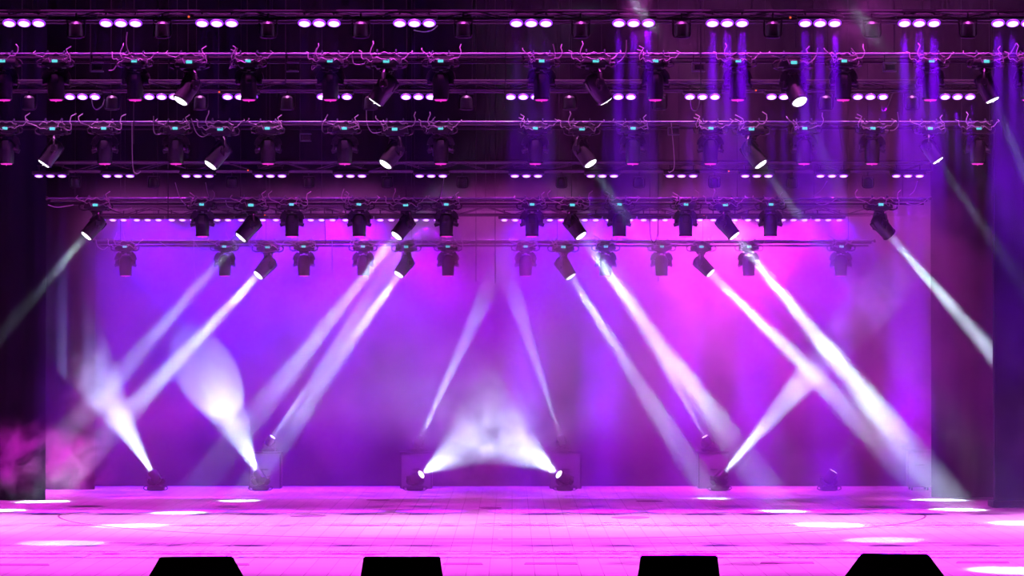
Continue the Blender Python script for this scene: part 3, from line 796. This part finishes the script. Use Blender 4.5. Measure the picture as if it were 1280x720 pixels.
# access plates along the front edge of the stage
edges = [-60, 105, 119, 281, 294, 449, 467, 615, 637, 790, 805, 957, 974, 1125, 1142, 1330]
for i in range(0, len(edges), 2):
    x0, x1 = edges[i], edges[i + 1]
    vp = lambda x, y: 640 + (x - 640) * (y - HOR) / (697 - HOR)
    o = flat('floor_plate', [(vp(x0, 697), 697), (vp(x1, 697), 697), (vp(x1, 690.5), 690.5), (vp(x0, 690.5), 690.5)], M['plate'],
             'pale floor access plate along the stage front, %s from the left' % ORD[i // 2], 'floor plate', 0.006, 'floor plates along the stage front')
strip([(-60, 690), (640, 690), (1340, 689)], 0.03, M['seam'], 'front_seam', 'thin dark seam behind the row of floor plates', 'floor seam')
strip([(-60, 698), (640, 698), (1340, 697.6)], 0.03, M['seam'], 'front_seam', 'thin dark seam in front of the row of floor plates', 'floor seam')
for i, (x0, x1, y) in enumerate([(-30, 62, 706), (553, 604, 705), (655, 722, 704.5), (950, 1018, 703.5), (1195, 1262, 703), (284, 312, 705.5)]):
    flat('floor_slot', [(x0, y + 1.2), (x1, y + 1.2), (x1 - 2, y - 1), (x0 + 2, y - 1)], M['patch'], 'dark narrow slot in the floor in front of the plates, %s cut' % ORD[i], 'floor slot', 0.004, 'slots in the stage front')
for i, (x, y, hw, hh) in enumerate([(385, 645, 23, 1.3), (788, 647, 24, 1.6), (613, 635, 14, 1.2), (812, 626.5, 17, 0.8), (473, 625, 15, 0.9)]):  # flat darker ovals laid on the boards
    flat('floor_oval', [(x + hw * math.cos(a), y + hh * math.sin(a)) for a in [2 * PI * k / 20 for k in range(20)]][::-1], M['patch'],
         'small dark oval patch on the pale stage floor, %s of five nearest first' % ORD[i], 'floor hatch', 0.004, 'oval floor patches')
for i, (x, y, s) in enumerate([(622.5, 649, 2), (626, 662, 2.5), (625.5, 675, 3), (627.5, 691.5, 3.5), (243, 661, 4), (212, 671, 4), (1037, 668, 5), (1081, 684, 6), (170, 687, 5)]):
    k = 1.0 if i < 4 else 0.4
    sh = 0 if i < 4 else (3 if x > 640 else -3)
    flat('tape_mark', [(x - s + sh, y + s * 0.4 * k), (x + s + sh, y + s * 0.4 * k), (x + s - sh, y - s * 0.4 * k), (x - s - sh, y - s * 0.4 * k)], M['tape'],
         'small white tape mark on the stage floor, %s in order from the rear centre' % ORD[i], 'tape mark', 0.004, 'white tape marks')

# ------------------------------------------------------------------ wedge monitors along the front
def wedge(xt0, xt1, xb0, xb1, yt, Y, yaw, label):
    zt = P(xt0, yt, Y).z
    cx = P((xt0 + xt1) / 2, yt, Y).x
    wt = (xt1 - xt0) / FPX * Y / 2; wb = wt + ((xb1 - xb0) - (xt1 - xt0)) / 2 / FPX * Y
    wb = wt + (wb - wt) * zt / ((720 - yt) / FPX * Y)
    D1 = 0.42
    t = empty('stage_monitor', (cx, Y, 0)); t.rotation_euler.z = yaw
    mb = MB(); bm = mb.bm
    # the side toward the hall is upright, the grille side slopes to the performers
    v = [bm.verts.new(q) for q in [(-wb, 0, 0.012), (wb, 0, 0.012), (wb * 0.97, D1, 0.012), (-wb * 0.97, D1, 0.012),
                                   (-wt, 0.03, zt), (wt, 0.03, zt), (wt * 0.98, 0.14, zt), (-wt * 0.98, 0.14, zt),
                                   (-wt * 1.0, D1, 0.08), (wt * 1.0, D1, 0.08)]]
    for f in [(0, 1, 5, 4), (4, 5, 6, 7), (7, 6, 9, 8), (8, 9, 2, 3), (3, 2, 1, 0), (1, 2, 9, 6, 5), (0, 4, 7, 8, 3)]: bm.faces.new([v[k] for k in f])
    bmesh.ops.recalc_face_normals(bm, faces=bm.faces)
    bmesh.ops.bevel(bm, geom=list(bm.edges), offset=0.008, segments=2, affect='EDGES')
    mb.build('cabinet', M['wedge'], t)
    g = MB(); sl = Vector((0, D1 - 0.14, 0.08 - zt)); n_ = Vector((0, zt - 0.08, D1 - 0.14)).normalized()
    a = Vector((0, 0.14, zt)) + sl * 0.08 + n_ * 0.004
    g.prism([a + Vector((-wt * 0.9, 0, 0)), a + Vector((wt * 0.9, 0, 0)), a + Vector((wt * 0.9, 0, 0)) + sl * 0.84, a + Vector((-wt * 0.9, 0, 0)) + sl * 0.84], n_ * 0.012)
    g.build('grille', M['grille'], t)
    MB().box((0, -0.004, zt * 0.45), (0.16, 0.012, 0.05), 0.004).build('connector_plate', M['grille'], t)
    for s in (-1, 1):
        for y in (0.06, D1 - 0.06):
            MB().rod((s * wb * 0.8, y, 0), (s * wb * 0.8, y, 0.02), 0.02, 10).build('rubber_foot', M['housing'], t)
    tag(t, label, 'stage monitor', 'wedge monitors along the stage front')
wedge(200, 291, 188, 303, 697, 25.6, 0.16, 'black wedge monitor at the stage front, leftmost of the four, slanted sides')
wedge(454, 550, 450, 552, 697, 25.6, 0.0, 'black wedge monitor with upright sides left of stage centre')
wedge(801, 897, 799, 900, 695, 25.6, 0.0, 'black wedge monitor with upright sides right of stage centre')
wedge(1077, 1160, 1055, 1176, 693, 25.6, -0.16, 'black wedge monitor at the stage front, rightmost of the four, slanted sides')

# ------------------------------------------------------------------ haze and smoke
hz = bpy.data.materials.new('stage_haze'); hz.use_nodes = True
nt = hz.node_tree; nt.nodes.clear()
N = nt.nodes.new; LK = nt.links.new
out = N('ShaderNodeOutputMaterial'); vs = N('ShaderNodeVolumeScatter')
vs.inputs['Color'].default_value = (1, 1, 1, 1); vs.inputs['Anisotropy'].default_value = 0.0
LK(vs.outputs[0], out.inputs['Volume'])
geo = N('ShaderNodeNewGeometry')
def math_(op, a, b2=None, clamp=False):
    n = N('ShaderNodeMath'); n.operation = op; n.use_clamp = clamp
    for i, v in enumerate((a, b2)):
        if v is None: continue
        if isinstance(v, (int, float)): n.inputs[i].default_value = v
        else: LK(v, n.inputs[i])
    return n.outputs[0]
def ramp(v, a, b2, c, d, smooth=True):
    n = N('ShaderNodeMapRange'); n.interpolation_type = 'SMOOTHSTEP' if smooth else 'LINEAR'
    LK(v, n.inputs[0])
    for i, q in enumerate((a, b2, c, d)): n.inputs[i + 1].default_value = q
    return n.outputs[0]
sep = N('ShaderNodeSeparateXYZ'); LK(geo.outputs['Position'], sep.inputs[0])
X_, Y_, Z_ = sep.outputs
nz = N('ShaderNodeTexNoise'); nz.inputs['Scale'].default_value = 0.8; nz.inputs['Detail'].default_value = 2; nz.inputs['Distortion'].default_value = 0.4
LK(geo.outputs['Position'], nz.inputs['Vector'])
nf = ramp(nz.outputs['Fac'], 0.36, 0.64, 0.28, 1.6)
# thin in the front and on the left, thicker toward the rear and the right
yeff = math_('ADD', Y_, math_('MULTIPLY', math_('SUBTRACT', 4.0, Z_), 0.5))
back = math_('MULTIPLY', ramp(yeff, 36.9, 39.8, 0.0, 1.0), ramp(Z_, 0.3, 1.9, 0.35, 1.0))
front = math_('MULTIPLY', ramp(X_, -1.5, 4.5, 0.0008, 0.015), ramp(Z_, 3.0, 5.0, 0.25, 1.0))
right = math_('MULTIPLY', ramp(X_, -5.5, 2.5, 0.55, 1.1), ramp(X_, -7.1, -6.4, 0.06, 1.0))
high = math_('SUBTRACT', 1.0, math_('MULTIPLY', ramp(Z_, 4.25, 5.1, 0.0, 1.0), ramp(X_, -1.0, 4.0, 0.99, 0.92)))
base = math_('MULTIPLY', math_('ADD', front, math_('MULTIPLY', math_('MULTIPLY', back, high), right)), math_('MULTIPLY', nf, 0.25))
BLOBS = [
 (803, 16, 28.9, (0.30, 0.5, 0.45), 0.22),
 (1072, 26, 28.9, (0.42, 0.5, 0.45), 0.22),
 (613, 540, 41.6, (1.6, 1.2, 1.3), 1.5),  # pixel, depth, radii (m), density
 (1035, 432, 39.6, (0.95, 2.6, 0.8), 1.1),
 (1085, 385, 41.8, (0.9, 1.4, 0.75), 0.9),
 (1130, 515, 41.2, (1.3, 1.2, 1.2), 1.3),
 (88, 582, 40.9, (0.9, 1.0, 0.8), 1.6),
 (28, 572, 38.5, (0.9, 0.7, 0.75), 1.3),
 (850, 345, 41.0, (2.0, 1.4, 0.9), 0.2),
 (125, 492, 41.6, (0.8, 0.7, 0.95), 0.9),
 (276, 500, 41.8, (0.7, 0.6, 0.8), 0.9),
]
nz2 = N('ShaderNodeTexNoise'); nz2.inputs['Scale'].default_value = 2.2; nz2.inputs['Detail'].default_value = 2.5; nz2.inputs['Distortion'].default_value = 0.8
LK(geo.outputs['Position'], nz2.inputs['Vector'])
nf2 = ramp(nz2.outputs['Fac'], 0.42, 0.62, 0.0, 1.4)
tot = None
for (px, py, Y, r, dn) in BLOBS:
    c = P(px, py, Y)
    s1 = N('ShaderNodeVectorMath'); s1.operation = 'SUBTRACT'; LK(geo.outputs['Position'], s1.inputs[0]); s1.inputs[1].default_value = c
    s2 = N('ShaderNodeVectorMath'); s2.operation = 'DIVIDE'; LK(s1.outputs[0], s2.inputs[0]); s2.inputs[1].default_value = r
    s3 = N('ShaderNodeVectorMath'); s3.operation = 'LENGTH'; LK(s2.outputs[0], s3.inputs[0])
    g_ = ramp(s3.outputs['Value'], 0.1, 1.0, dn, 0.0)
    tot = g_ if tot is None else math_('ADD', tot, g_)
dens = math_('ADD', base, math_('MULTIPLY', tot, nf2))
LK(dens, vs.inputs['Density'])
hm = MB().box((0, (28.2 + 43.26) / 2, 4.0), (24.0, 43.26 - 28.2, 7.96)).build('stage_haze', hz, smooth=False)
tag(hm, 'thin drifting stage haze and smoke filling the air above the stage', 'haze', kind='stuff')
try: hz.cycles.volume_step_rate = 1.0
except Exception as e: print(e)
try: hm.cycles.volume_step_rate = 1.0
except Exception as e: pass
